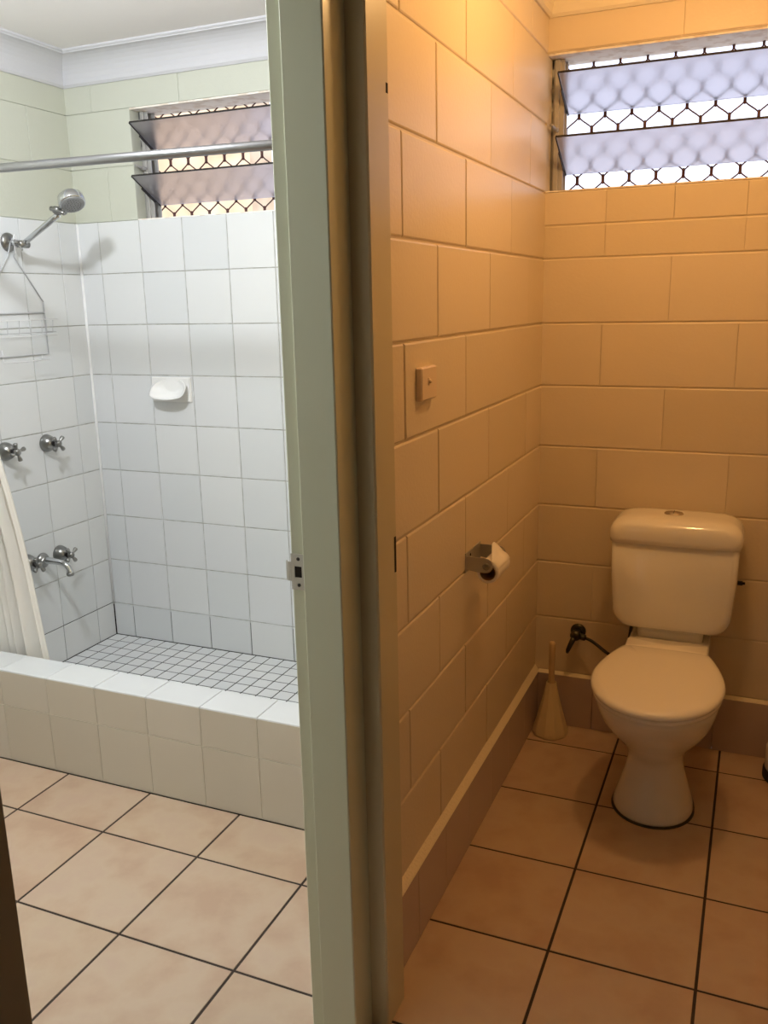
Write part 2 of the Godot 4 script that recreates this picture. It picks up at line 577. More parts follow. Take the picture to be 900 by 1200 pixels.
func build_divider() -> void:
	# blockwork between shower and toilet
	var core := MB.new()
	box_of(XD, -0.0040, 0.0, CEIL + 0.1, 0.0, 1.40, core)
	var wall := solid("wall_divider", core, M.mortar, "cream gloss painted concrete block side wall of the toilet", "wall")
	var even := [0.2010, 0.6061, 1.0112]
	var odd := [0.4036, 0.8087, 1.2137]
	for c in 11:
		var y0 := 0.195 + 0.2 * c
		var y1 := minf(y0 + 0.2, CEIL)
		for a in spans(-0.004, 1.4, odd if c % 2 else even):
			# the upright joints fade out under thick paint towards the back wall
			var gap := 0.0045 if a[1] > 0.9 else 0.0004
			var side := 0.0026 if a[1] > 0.9 else 0.0008
			piece("block", wall, Vector3(rng.randf_range(-0.0006, 0.0006), (y0 + y1) / 2, (a[0] + a[1]) / 2), "x", a[1] - a[0] - gap, y1 - y0 - 0.0045, 0.011, 0.0040, pick(M.blocks), 0.0010, side)
	number_children(wall)
	# beyond the shower door the same wall goes on towards the camera
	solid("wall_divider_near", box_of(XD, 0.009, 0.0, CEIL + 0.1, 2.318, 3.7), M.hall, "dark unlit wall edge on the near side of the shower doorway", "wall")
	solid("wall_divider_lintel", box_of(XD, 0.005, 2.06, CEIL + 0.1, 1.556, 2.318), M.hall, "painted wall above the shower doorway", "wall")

	# back wall of the toilet
	core = MB.new()
	box_of(-0.045, 1.05, 0.0, 1.795, -0.15, -0.0032, core)
	box_of(-0.045, 0.0, 1.795, 2.195, -0.15, -0.0032, core)
	box_of(0.86, 1.05, 1.795, 2.195, -0.15, -0.0032, core)
	box_of(-0.045, 1.05, 2.195, CEIL + 0.1, -0.15, -0.0032, core)
	wall = solid("wall_back", core, M.mortar, "cream gloss painted block wall behind the toilet, below the window", "wall")
	var rows := []
	for c in 7:
		rows.append([0.195 + 0.2 * c, 0.395 + 0.2 * c, [0.1895, 0.592] if c % 2 else [0.39, 0.79]])
	rows.append([1.595, 1.695, [0.1895, 0.592]])
	rows.append([1.695, 1.795, [0.1895, 0.39, 0.592, 0.79]])
	rows.append([2.195, CEIL, [0.39, 0.79]])
	for r in rows:
		for a in spans(-0.004, 0.9, r[2]):
			piece("block", wall, Vector3((a[0] + a[1]) / 2, (r[0] + r[1]) / 2, rng.randf_range(-0.0004, 0.0004)), "z", a[1] - a[0] - 0.0004, r[1] - r[0] - 0.0035, 0.011, 0.0032, pick(M.blocks), 0.0004, 0.0008)
	number_children(wall)

	# right-hand and front walls of the toilet, and the hall, out of the picture
	solid("wall_toilet_right", box_of(0.9, 1.05, 0.0, CEIL + 0.1, 0.0, 1.5), M.mortar, "cream painted wall on the far side of the toilet", "wall")
	var fr := MB.new()
	box_of(0.85, 1.5, 0.0, CEIL + 0.1, 1.40, 1.5, fr)
	box_of(0.0, 0.85, 2.06, CEIL + 0.1, 1.40, 1.476, fr)
	solid("wall_toilet_front", fr, M.hall, "hall wall around the toilet doorway", "wall")
	solid("wall_hall_right", box_of(1.4, 1.55, 0.0, CEIL + 0.1, 1.5, 3.7), M.hall, "unlit hall wall", "wall")
	solid("wall_hall_rear", box_of(0.009, 1.4, 0.0, CEIL + 0.1, 3.6, 3.75), M.hall, "unlit hall wall behind the viewer", "wall")

	# tiled skirting with a cream fillet on top
	var sk := thing("baseboard_side", "beige tiled skirting with cream fillet along the block side wall", "skirting", Vector3.ZERO, "", "structure")
	for a in spans(0.0, 1.392, [0.2045, 0.4045, 0.6045, 0.8114, 1.0105, 1.2073]):
		piece("skirting_tile", sk, Vector3(0.014, 0.0945, (a[0] + a[1]) / 2), "x", a[1] - a[0] - 0.0015, 0.187, 0.014, 0.0012, M.skirt)
	number_children(sk)
	var led := MB.new()
	led.prism(PackedVector2Array([Vector2(0, 0.185), Vector2(0.0135, 0.185), Vector2(0.014, 0.189), Vector2(0.0, 0.211)]), 0.0, 1.392)
	part("fillet", led, M.ledge, sk)
	sk = thing("baseboard_back", "beige tiled skirting along the wall behind the toilet", "skirting", Vector3.ZERO, "", "structure")
	for a in spans(0.014, 0.9, [0.206, 0.4045, 0.6025, 0.8]):
		piece("skirting_tile", sk, Vector3((a[0] + a[1]) / 2, 0.0945, 0.0165), "z", a[1] - a[0] - 0.0015, 0.187, 0.0165, 0.0012, M.skirt)
	number_children(sk)
	led = MB.new()
	led.prism(PackedVector2Array([Vector2(0, 0.186), Vector2(0.0155, 0.186), Vector2(0.016, 0.189), Vector2(0.0, 0.1965)]), 0.0, 0.886, Transform3D(Basis(Vector3(0, 0, 1), Vector3(0, 1, 0), Vector3(1, 0, 0)), Vector3(0.014, 0, 0)))
	part("fillet", led, M.ledge, sk)

func cornice(called: String, path: Array, material: Material, label: String) -> void:
	# path: wall corners with the direction that leads into the room
	var prof := [Vector2(0.0, 0.105), Vector2(0.007, 0.105), Vector2(0.012, 0.098)]
	for k in 9:
		var a := PI / 2 * k / 8.0
		prof.append(Vector2(0.097 - 0.084 * cos(a), 0.097 - 0.084 * sin(a)))
	prof.append_array([Vector2(0.098, 0.010), Vector2(0.105, 0.006), Vector2(0.105, 0.0), Vector2(0.0, 0.0)])
	var rings := []
	for p in path:
		var r := PackedVector3Array()
		for q in prof:
			r.append(Vector3(p[0], CEIL - q.y, p[1]) + Vector3(p[2], 0, p[3]) * q.x)
		rings.append(r)
	var m := MB.new()
	m.loft(rings, true, true, -1)
	solid(called, m, material, label, "cornice")

func build_ceiling() -> void:
	solid("ceiling", box_of(-2.02, XD + 0.05, CEIL, CEIL + 0.12, -0.2, 3.75), M.ceiling, "flat matt white ceiling over the shower", "ceiling")
	solid("ceiling", box_of(XD + 0.05, 1.55, CEIL, CEIL + 0.12, -0.2, 3.75), M.cream_ceiling, "ceiling over the toilet and hall", "ceiling")
	cornice("trim_1", [[XL - 0.007, 2.7, 1, 0], [XL - 0.007, -0.007, 1, 1], [XD, -0.007, 0, 1]], M.cornice, "white coved cornice around the shower ceiling")
	cornice("trim_2", [[0.0, 1.4, 1, 0], [0.0, 0.0, 1, 1], [0.9, 0.0, 0, 1]], M.cream_ceiling, "cream coved cornice at the top of the toilet walls")

func build_frames() -> void:
	# sage frame at the end of the dividing wall: shower door jamb, then the toilet door jamb
	var d1 := thing("door_1", "sage green shower door jamb with a steel strike plate", "door frame", Vector3.ZERO, "", "structure")
	var m := MB.new()
	# plan outline (x, z) from floor to head
	var plan := PackedVector2Array([Vector2(-0.094, 1.38), Vector2(-0.094, 1.5435), Vector2(-0.092, 1.5455), Vector2(-0.0645, 1.5455), Vector2(-0.0645, 1.5545), Vector2(-0.0630, 1.5560), Vector2(0.0075, 1.5560), Vector2(0.0100, 1.5535), Vector2(0.0100, 1.4), Vector2(-0.02, 1.38)])
	var stand := Transform3D(Basis(Vector3(1, 0, 0), Vector3(0, 0, 1), Vector3(0, -1, 0)), Vector3.ZERO)
	m.prism(plan, -2.06, 0.0, stand)
	part("jamb", m, M.jamb, d1)
	m = MB.new()
	box_of(XD - 0.004, 0.010, 2.02, 2.06, 1.5560, 2.318, m, 0.002)
	part("head", m, M.jamb, d1)
	# strike plate
	var x := Transform3D(Basis.IDENTITY, Vector3(-0.0798, 1.0047, 1.5455))
	m = MB.new()
	var hw := 0.0142
	var hh := 0.0338
	var hx0 := -0.0072
	var hx1 := 0.0072
	var hy0 := -0.0105
	var hy1 := 0.0105
	for b in [[-hw, hx0, -hh, hh], [hx1, hw, -hh, hh], [hx0, hx1, hy1, hh], [hx0, hx1, -hh, hy0]]:
		box_of(x.origin.x + b[0], x.origin.x + b[1], x.origin.y + b[2], x.origin.y + b[3], 1.5455, 1.5472, m)
	# curved lip that wraps past the edge
	var lip := PackedVector2Array([Vector2(-hw, 0.0017), Vector2(-hw - 0.006, 0.0014), Vector2(-hw - 0.0105, -0.0016), Vector2(-hw - 0.0120, -0.006), Vector2(-hw - 0.0136, -0.0056), Vector2(-hw - 0.0118, 0.0), Vector2(-hw - 0.0065, 0.0032), Vector2(-hw, 0.0034)])
	var lx := Transform3D(Basis(Vector3(1, 0, 0), Vector3(0, 0, 1), Vector3(0, -1, 0)), Vector3(x.origin.x, x.origin.y, 1.5442))
	m.prism(lip, -0.018, 0.018, lx)
	var sp := part("strike_plate", m, M.steel, d1, "steel strike plate")
	m = MB.new()
	box_of(x.origin.x + hx0, x.origin.x + hx1, x.origin.y + hy0, x.origin.y + hy1, 1.5452, 1.5459, m)
	part("latch_hole", m, M.dark_void, sp)
	for s in [-1, 1]:
		m = MB.new()
		var sc := Vector3(x.origin.x + 0.001, x.origin.y + s * 0.0245, 1.5470)
		m.lathe(PackedVector2Array([Vector2(0.0034, 0.0), Vector2(0.0034, 0.0010), Vector2(0.002, 0.0016), Vector2(0.0005, 0.0014)]), 12, Transform3D(Basis(Vector3(1, 0, 0), Vector3(0, 0, 1), Vector3(0, -1, 0)), sc))
		part("screw", m, M.dark_alu, sp)

	var d2 := thing("door_2", "toilet door jamb with empty hinge slots beside the block wall", "door frame", Vector3.ZERO, "", "structure")
	plan = PackedVector2Array([Vector2(-0.004, 1.386), Vector2(0.0445, 1.386), Vector2(0.0460, 1.3875), Vector2(0.0460, 1.4735), Vector2(0.0425, 1.4770), Vector2(-0.004, 1.4770)])
	m = MB.new()
	m.prism(plan, -2.06, 0.0, stand)
	part("jamb", m, M.jamb2, d2)
	m = MB.new()
	box_of(0.85 - 0.046, 0.85, 0.0, 2.06, 1.386, 1.477, m, 0.002)
	part("jamb", m, M.jamb2, d2)
	part("head", box_of(0.046, 0.85 - 0.046, 2.02, 2.06, 1.386, 1.477, null, 0.002), M.jamb2, d2)
	for s in [[0.972, 1.042], [1.818, 1.834]]:
		m = box_of(0.0452, 0.0466, s[0], s[1], 1.3885, 1.3965)
		part("hinge_slot", m, M.dark_void, d2)


# a louvre window: channels, two frosted blades on clips, security mesh outside
func build_window(called: String, x0: float, x1: float, phase: float, yref: float, tops: Array, label: String) -> void:
	var w := thing(called, label, "window", Vector3.ZERO, "", "structure")
	var yb := 1.797
	var yt := 2.195
	# plaster lining of the opening
	var m := MB.new()
	box_of(x0, x1, yt - 0.006, yt, -0.15, -0.008, m)
	box_of(x0, x1, yb, yb + 0.004, -0.15, -0.008, m)
	part("reveal_lining", m, M.reveal, w)
	for s in 2:
		var a := x0 if s == 0 else x1 - 0.040
		m = MB.new()
		# channel section: web and two flanges
		box_of(a, a + 0.006, yb + 0.004, yt - 0.006, -0.105, -0.06, m)
		box_of(a, a + 0.040, yb + 0.004, yt - 0.006, -0.066, -0.060, m, 0.001)
		box_of(a + 0.010, a + 0.026, yb + 0.004, yt - 0.006, -0.064, -0.052, m, 0.002)
		box_of(a, a + 0.040, yb + 0.004, yt - 0.006, -0.108, -0.102, m, 0.001)
		part("channel", m, M.alu, w)
	var tilt := deg_to_rad(28.5)
	var L := 0.186
	for top in tops:
		var bx := Transform3D(Basis(Vector3(1, 0, 0), -(PI / 2 - tilt)), Vector3(0, top[0], top[1]))
		# blade runs from its inner top edge down and outwards
		m = MB.new()
		var bl := MB.new()
		bl.box(Vector3.ZERO, Vector3(x1 - x0 - 0.09, L, 0.0052), 0.0012)
		var down := Vector3(0, -sin(tilt), -cos(tilt))
		var nrm := Vector3(0, cos(tilt), -sin(tilt))
		var bs := Basis(Vector3(1, 0, 0), -down, Vector3(1, 0, 0).cross(-down))
		var blade := part("louvre_blade", bl, M.frost, w)
		blade.transform = Transform3D(bs, Vector3((x0 + x1) / 2, top[0], top[1]) + down * (L / 2))
		# dark edge lines along the blade and its end clips, in the blade's own axes
		var e := MB.new()
		e.box(Vector3(0, L / 2 + 0.0012, 0), Vector3(x1 - x0 - 0.09, 0.0024, 0.0054), 0.0)
		part("edge_strip", e, M.dark_alu, blade)
		for s in [-1, 1]:
			e = MB.new()
			e.box(Vector3(s * ((x1 - x0) / 2 - 0.0435), 0.0, 0), Vector3(0.004, L + 0.002, 0.010), 0.001)
			e.box(Vector3(s * ((x1 - x0) / 2 - 0.0425), L / 2 - 0.11, 0.003), Vector3(0.004, 0.09, 0.018), 0.0015)
			part("clip", e, M.dark_alu, blade)
	# winder handle on the channel
	m = MB.new()
	m.tube(PackedVector3Array([Vector3(x0 + 0.02, 1.985, -0.056), Vector3(x0 + 0.02, 1.985, -0.030)]), 0.007, 10)
	m.tube(PackedVector3Array([Vector3(x0 + 0.02, 1.985, -0.032), Vector3(x0 + 0.016, 1.99, -0.012), Vector3(x0 + 0.014, 1.992, 0.0)]), [0.005, 0.004, 0.005], 8)
	part("winder", m, M.alu, w)
	# security mesh: pairs of wavy wires that touch at every half wave
	m = MB.new()
	var zz := -0.137
	var pitch := 0.0815
	var wave := 0.0985
	var n := int((x1 - x0) / (pitch / 2)) + 2
	for i in n:
		var cx := x0 + phase + (i - 1) * pitch / 2
		if cx < x0 - 0.01 or cx > x1 + 0.01:
			continue
		var pts := PackedVector3Array()
		for k in 66:
			var y := yb + (yt - yb) * k / 65.0
			var t := fposmod((y - yref) / wave + 0.25, 1.0)      # 0.25 and 0.75 are the two touching points
			var f := clampf(sin(TAU * t) * 1.2, -1.0, 1.0) * (1.0 if i % 2 else -1.0)
			pts.append(Vector3(clampf(cx + f * (pitch / 4 - 0.0018), x0, x1), y, zz + 0.002 * (1 if i % 2 else -1)))
		m.tube(pts, 0.0025, 6)
	# thick twists where neighbours touch
	for r in range(-4, 3):
		for i in n + 1:
			var y := yref + r * wave / 2
			var cx := x0 + phase + (i - 1) * pitch / 2 + pitch / 4
			if posmod(r, 2) == posmod(i, 2) or y < yb or y > yt or cx < x0 or cx > x1:
				continue
			m.tube(PackedVector3Array([Vector3(cx, y - 0.015, zz), Vector3(cx, y - 0.009, zz), Vector3(cx, y + 0.009, zz), Vector3(cx, y + 0.015, zz)]), [0.003, 0.0052, 0.0052, 0.003], 6)
	part("security_mesh", m, M.grille, w, "dark wavy security mesh outside the blades")


# ---------------------------------------------------------------- lamps
func build_lamp(at: Vector3, radius: float, glow: Material, color: Color, energy: float, size: float, label: String) -> void:
	var o := thing("ceiling_light", label, "lamp", Vector3(at.x, CEIL, at.z))
	var m := MB.new()
	m.lathe(PackedVector2Array([Vector2(radius * 0.9, 0.0), Vector2(radius, -0.006), Vector2(radius, -0.02), Vector2(radius * 0.9, -0.026)]), 36)
	part("base", m, M.ceiling, o)
	m = MB.new()
	var prof := PackedVector2Array()
	for k in 10:
		var a := PI / 2 * k / 9.0
		prof.append(Vector2(maxf(radius * 0.86 * cos(a), 0.002), -0.026 - 0.075 * sin(a)))
	m.lathe(prof, 36)
	part("diffuser", m, glow, o)
	var l := OmniLight3D.new()
	l.name = "lamp_light"
	l.light_color = color
	l.light_energy = energy
	l.light_size = size
	l.omni_range = 8.0
	l.omni_attenuation = 2.0
	l.shadow_enabled = true
	l.position = Vector3(0, -0.14, 0)
	o.add_child(l)


# ---------------------------------------------------------------- shower things
func cross_tap(called: String, y: float, z: float, turn: float, label: String, group: String) -> void:
	var o := thing(called, label, "tap", Vector3(XL, y, z), group)
	var side := Transform3D(Basis(Vector3(0, 1, 0), Vector3(1, 0, 0), Vector3(0, 0, -1)), Vector3.ZERO)   # lathe axis runs out of the wall
	var m := MB.new()
	m.lathe(PackedVector2Array([Vector2(0.034, 0.0), Vector2(0.0345, 0.004), Vector2(0.033, 0.012), Vector2(0.0295, 0.022), Vector2(0.024, 0.031), Vector2(0.016, 0.037), Vector2(0.012, 0.039)]), 28, side)
	part("flange", m, M.old_chrome, o)
	m = MB.new()
	m.lathe(PackedVector2Array([Vector2(0.0105, 0.036), Vector2(0.0105, 0.045), Vector2(0.0125, 0.047), Vector2(0.0125, 0.052), Vector2(0.009, 0.054)]), 18, side)
	part("spindle", m, M.dark_alu, o)
	var hd := MB.new()
	hd.lathe(PackedVector2Array([Vector2(0.009, 0.050), Vector2(0.0125, 0.054), Vector2(0.0135, 0.062), Vector2(0.0115, 0.069), Vector2(0.007, 0.072), Vector2(0.001, 0.073)]), 18, side)
	for k in 4:
		var a := turn + TAU * k / 4.0
		var d := Vector3(0, cos(a), sin(a))
		hd.tube(PackedVector3Array([Vector3(0.062, 0, 0) + d * 0.008, Vector3(0.062, 0, 0) + d * 0.017, Vector3(0.063, 0, 0) + d * 0.029, Vector3(0.063, 0, 0) + d * 0.034, Vector3(0.063, 0, 0) + d * 0.036]), [0.0048, 0.0055, 0.0086, 0.0080, 0.003], 10)
	part("handle", hd, M.old_chrome, o)

func build_shower() -> void:
	cross_tap("shower_tap", 0.969, 0.497, 0.25, "upper chrome cross tap nearer the shower curtain", "shower wall taps")
	cross_tap("shower_tap", 0.968, 0.291, 0.75, "upper chrome cross tap nearer the tiled corner", "shower wall taps")
	cross_tap("shower_tap", 0.530, 0.457, 0.6, "lower chrome cross tap half hidden by the shower curtain", "shower wall taps")
	cross_tap("shower_tap", 0.521, 0.287, 0.62, "lower chrome cross tap beside the spout on its corner side", "shower wall taps")
	# spout between the lower taps
	var o := thing("bath_spout", "curved chrome spout low on the left shower wall between two taps", "spout", Vector3(XL, 0.518, 0.378))
	var side := Transform3D(Basis(Vector3(0, 1, 0), Vector3(1, 0, 0), Vector3(0, 0, -1)), Vector3.ZERO)
	var m := MB.new()
	m.lathe(PackedVector2Array([Vector2(0.031, 0.0), Vector2(0.031, 0.004), Vector2(0.027, 0.011), Vector2(0.02, 0.017), Vector2(0.013, 0.02)]), 26, side)
	part("flange", m, M.old_chrome, o)
	m = MB.new()
	var c := Curve3D.new()
	c.add_point(Vector3(0.012, 0.002, 0), Vector3.ZERO, Vector3(0.03, 0.002, 0))
	c.add_point(Vector3(0.090, 0.000, -0.003), Vector3(-0.03, 0.002, 0), Vector3(0.020, -0.002, 0))
	c.add_point(Vector3(0.126, -0.026, -0.005), Vector3(-0.006, 0.016, 0), Vector3(0.003, -0.006, 0))
	c.add_point(Vector3(0.129, -0.042, -0.005))
	var pts := c.tessellate_even_length(5, 0.008)
	var rad := []
	for i in pts.size():
		var t := float(i) / (pts.size() - 1)
		rad.append(0.0145 - 0.004 * minf(t * 1.6, 1.0) + (0.0025 if t > 0.9 else 0.0))
	m.tube(pts, rad, 16)
	part("spout", m, M.chrome, o)
	m = MB.new()
	m.lathe(PackedVector2Array([Vector2(0.0135, 0.0), Vector2(0.0145, -0.006), Vector2(0.0135, -0.013), Vector2(0.009, -0.014)]), 18, Transform3D(Basis.IDENTITY, Vector3(0.129, -0.036, -0.005)))
	part("nozzle", m, M.old_chrome, o)

	# shower rose
	o = thing("shower_rose", "chrome shower rose on a slanted arm from the left shower wall", "shower head", Vector3(XL, 1.7095, 0.366))
	m = MB.new()
	m.lathe(PackedVector2Array([Vector2(0.034, 0.0), Vector2(0.034, 0.004), Vector2(0.030, 0.010), Vector2(0.022, 0.014), Vector2(0.014, 0.017)]), 28, side)
	part("flange", m, M.old_chrome, o)
	m = MB.new()
	m.tube(PackedVector3Array([Vector3(0.01, 0, 0), Vector3(0.05, -0.006, 0)]), 0.0115, 14)
	m.tube(PackedVector3Array([Vector3(0.045, -0.006, 0), Vector3(0.078, -0.009, 0)]), [0.014, 0.0135], 14)
	part("wall_stub", m, M.chrome, o)
	m = MB.new()
	m.tube(PackedVector3Array([Vector3(0.073, -0.010, -0.02), Vector3(0.073, -0.010, 0.022)]), [0.0125, 0.0125], 14)
	m.tube(PackedVector3Array([Vector3(0.073, -0.010, 0.02), Vector3(0.084, -0.018, 0.032), Vector3(0.100, -0.032, 0.036)]), [0.006, 0.005, 0.003], 8)
	m.tube(PackedVector3Array([Vector3(0.073, -0.010, 0.02), Vector3(0.062, 0.004, 0.034)]), [0.006, 0.004], 8)
	part("wing_nut", m, M.old_chrome, o)
	m = MB.new()
	var a0 := Vector3(0.072, -0.008, 0.0)
	var a1 := Vector3(0.247, 0.083, 0.0)
	m.tube(PackedVector3Array([a0, a0.lerp(a1, 0.15), a0.lerp(a1, 0.5), a0.lerp(a1, 0.85), a1]), [0.009, 0.0098, 0.0102, 0.0108, 0.0112], 16)
	part("arm", m, M.chrome, o)
	m = MB.new()
	var kn := a1 + Vector3(0.006, 0.012, 0)
	m.tube(PackedVector3Array([kn + Vector3(0, 0, -0.024), kn + Vector3(0, 0, 0.024)]), [0.0128, 0.0128], 14)
	m.tube(PackedVector3Array([kn + Vector3(-0.02, 0.006, 0.018), kn + Vector3(-0.008, 0.002, 0.02), kn + Vector3(0.02, -0.008, 0.02), kn + Vector3(0.034, -0.012, 0.018)]), [0.009, 0.006, 0.006, 0.008], 10)
	part("knuckle", m, M.old_chrome, o)
	var hc := Vector3(0.309, 0.121, 0.0)
	var face := Vector3(0.47, -0.83, 0.27).normalized()
	var bx := face.cross(Vector3.UP).normalized()
	var hb := Transform3D(Basis(bx, face, bx.cross(face)), hc)
	m = MB.new()
	m.tube(PackedVector3Array([kn, hc - face * 0.016]), [0.011, 0.014], 12)
	m.lathe(PackedVector2Array([Vector2(0.022, -0.030), Vector2(0.034, -0.027), Vector2(0.043, -0.018), Vector2(0.0455, -0.004), Vector2(0.0455, 0.008), Vector2(0.044, 0.012), Vector2(0.039, 0.0125)]), 36, hb)
	var head := part("head", m, M.chrome, o)
	m = MB.new()
	m.lathe(PackedVector2Array([Vector2(0.040, 0.010), Vector2(0.040, 0.0136), Vector2(0.037, 0.0148), Vector2(0.015, 0.0154), Vector2(0.001, 0.0154)]), 36, hb)
	part("spray_plate", m, M.nozzle, head)
	m = MB.new()
	for r in [[0.009, 6], [0.018, 12], [0.027, 18]]:
		for k in r[1]:
			var a: float = TAU * k / r[1]
			var q: Vector3 = hb * Vector3(r[0] * cos(a), 0.0152, r[0] * sin(a))
			m.tube(PackedVector3Array([q, q + face * 0.0016]), 0.0011, 6)
	part("nozzles", m, M.dark_alu, head)

	# wire caddy hung from the shower arm
	o = thing("shower_caddy", "grey wire shower caddy with two shelves hanging under the shower rose", "caddy", Vector3(XL, 1.30, 0.366))
	m = MB.new()
	var za := -0.137
	var zb := 0.137
	m.tube(PackedVector3Array([Vector3(0.004, 0.20, za), Vector3(0.006, 0.36, -0.014), Vector3(0.02, 0.405, -0.010), Vector3(0.032, 0.43, 0.0), Vector3(0.02, 0.405, 0.010), Vector3(0.006, 0.36, 0.014), Vector3(0.004, 0.20, zb)]), 0.0024, 8)
	m.tube(PackedVector3Array([Vector3(0.004, 0.20, za), Vector3(0.004, 0.006, za), Vector3(0.004, 0.006, zb), Vector3(0.004, 0.20, zb)]), 0.0026, 8)
	m.tube(PackedVector3Array([Vector3(0.004, 0.16, za), Vector3(0.004, 0.16, zb)]), 0.0030, 8)
	part("frame", m, M.wire, o)
	m = MB.new()
	m.tube(PackedVector3Array([Vector3(0.032, 0.385, -0.004), Vector3(0.034, 0.428, -0.004), Vector3(0.034, 0.436, 0.0), Vector3(0.034, 0.428, 0.004), Vector3(0.034, 0.37, 0.004)]), 0.0026, 8)
	part("hook", m, M.white_wire, o)
	for s in [[0.135, 0.068, 0.132], [0.078, 0.060, 0.132]]:
		m = MB.new()
		m.tube(PackedVector3Array([Vector3(0.004, s[0], -s[2]), Vector3(s[1], s[0], -s[2]), Vector3(s[1], s[0], s[2]), Vector3(0.004, s[0], s[2])]), 0.0016, 6)
		part("shelf_rail", m, M.white_wire, o)
	m = MB.new()
	m.tube(PackedVector3Array([Vector3(0.004, 0.09, za), Vector3(0.06, 0.09, za + 0.01), Vector3(0.06, 0.09, zb - 0.01), Vector3(0.004, 0.09, zb)]), 0.0016, 6)
	for k in 5:
		var z := -0.11 + 0.055 * k
		m.tube(PackedVector3Array([Vector3(0.004, 0.088, z), Vector3(0.06, 0.088, z), Vector3(0.066, 0.135, z)]), 0.0013, 6)
	part("shelf_wires", m, M.wire, o)
	m = MB.new()
	m.tube(PackedVector3Array([Vector3(0.004, 0.03, 0.09), Vector3(0.004, -0.012, 0.088), Vector3(0.055, -0.012, 0.08), Vector3(0.055, -0.012, -0.09), Vector3(0.004, -0.012, -0.098), Vector3(0.004, 0.006, -0.1)]), 0.0016, 6)
	for k in 4:
		var z := -0.07 + 0.045 * k
		m.tube(PackedVector3Array([Vector3(0.004, -0.014, z), Vector3(0.055, -0.014, z)]), 0.0013, 6)
	part("soap_tray", m, M.white_wire, o)

	# soap dish on the back wall
	o = thing("soap_dish", "white ceramic soap dish fixed to the shower back wall", "soap dish", Vector3(-1.4720, 1.1535, 0.0))
	m = MB.new()
	m.box(Vector3(0, 0, 0.003), Vector3(0.186, 0.098, 0.010), 0.004)
	part("back_plate", m, M.soap, o)
	m = MB.new()
	# a scoop with a tilted mouth: straight lip in front, round arch against the plate
	var mouth := func(k: float, depth: float, grow: float) -> PackedVector3Array:
		var r := PackedVector3Array()
		var mid := Vector3(0.006, 0.005, 0.036)
		var up := Vector3(0, 0.0375, -0.029)
		var nrm := Vector3(0, 0.61, 0.79)
		for i in 44:
			var a := TAU * i / 44.0
			var sy := sin(a) if sin(a) > 0.0 else -pow(-sin(a), 0.5)
			var cx := cos(a) * (1.0 if sin(a) > 0.0 else lerpf(1.0, 1.03, -sin(a)))
			var rim := Vector3(cx * (0.080 + grow), 0, 0) + up * sy * (1.0 + grow * 20.0)
			r.append(mid + rim * k - nrm * depth * (1.0 - k * k))
		return r
	m.loft([mouth.call(0.25, 0.044, 0.0), mouth.call(0.55, 0.044, 0.001), mouth.call(0.8, 0.042, 0.002), mouth.call(0.96, 0.05, 0.003), mouth.call(1.0, 0.0, 0.0025), mouth.call(0.985, -0.02, 0.0), mouth.call(0.955, 0.0, 0.0), mouth.call(0.90, 0.034, 0.0), mouth.call(0.75, 0.032, 0.0), mouth.call(0.5, 0.031, 0.0), mouth.call(0.22, 0.031, 0.0)])
	part("bowl", m, M.soap, o)

	# rod and curtain
	o = thing("curtain_rod", "straight steel shower curtain rod spanning the shower opening", "curtain rod", Vector3(0, 0, 0.85))
	m = MB.new()
	m.tube(PackedVector3Array([Vector3(XL + 0.002, 1.8735, 0), Vector3(XD - 0.002, 1.8515, 0)]), 0.0125, 20)
	part("rod", m, M.rod, o)
	for s in 2:
		m = MB.new()
		var fx := Transform3D(Basis(Vector3(0, 1, 0), Vector3(1, 0, 0), Vector3(0, 0, -1)), Vector3(XL, 1.8735, 0)) if s == 0 else Transform3D(Basis(Vector3(0, 1, 0), Vector3(-1, 0, 0), Vector3(0, 0, 1)), Vector3(XD, 1.8515, 0))
		m.lathe(PackedVector2Array([Vector2(0.028, 0.0), Vector2(0.028, 0.004), Vector2(0.018, 0.008), Vector2(0.016, 0.02)]), 24, fx)
		part("flange", m, M.rod, o)
	build_curtain()

func build_curtain() -> void:
	var o := thing("shower_curtain", "cream pleated shower curtain gathered at the left end of the shower", "curtain", Vector3.ZERO)
	var nu := 90
	var nv := 30
	var front := []
	for j in nv + 1:
		var t := float(j) / nv
		var y := 1.845 - 1.70 * t
		var right := -1.63 + 0.146 * pow(t, 1.35)
		# lower down the right edge flares out
		if y < 0.99:
			right = lerpf(-1.590, -1.512, (0.99 - y) / 0.66) if y > 0.33 else -1.512 + (0.33 - y) * 0.1
		else:
			right = lerpf(-1.66, -1.590, (1.845 - y) / 0.855)
		var zc := lerpf(0.85, 0.745, smoothstep(0.0, 0.75, t))
		var r := PackedVector3Array()
		for i in nu + 1:
			var u := float(i) / nu
			var amp := lerpf(0.022, 0.030, t) * (0.85 + 0.3 * sin(u * 9.0 + 1.0))
			var ph := u * TAU * 6.5 + 0.35 * sin(u * 11.0) + t * 0.25
			var x := lerpf(XL + 0.02, right, u) + 0.004 * sin(ph * 2.0)
			r.append(Vector3(x, y, zc + amp * sin(ph) + 0.004 * sin(ph * 2.3 + t * 2.0)))
		front.append(r)
	var rings := []
	for r in front:
		var q := PackedVector3Array()
		q.append_array(r)
		for i in range(nu, -1, -1):
			q.append(r[i] + Vector3(0, 0, -0.0012))
		rings.append(q)
	var m := MB.new()
	m.loft(rings, true, true, 0)
	part("fabric", m, M.curtain, o)
	for k in 7:
		m = MB.new()
		var x := XL + 0.035 + k * 0.03
		var pts := PackedVector3Array()
		for i in 16:
			var a := TAU * i / 16.0
			pts.append(Vector3(x + 0.004 * cos(a), 1.862 + 0.022 * cos(a), 0.85 + 0.019 * sin(a)))
		m.tube(pts, 0.0016, 6, 0, true)
		part("ring", m, M.white_wire, o)


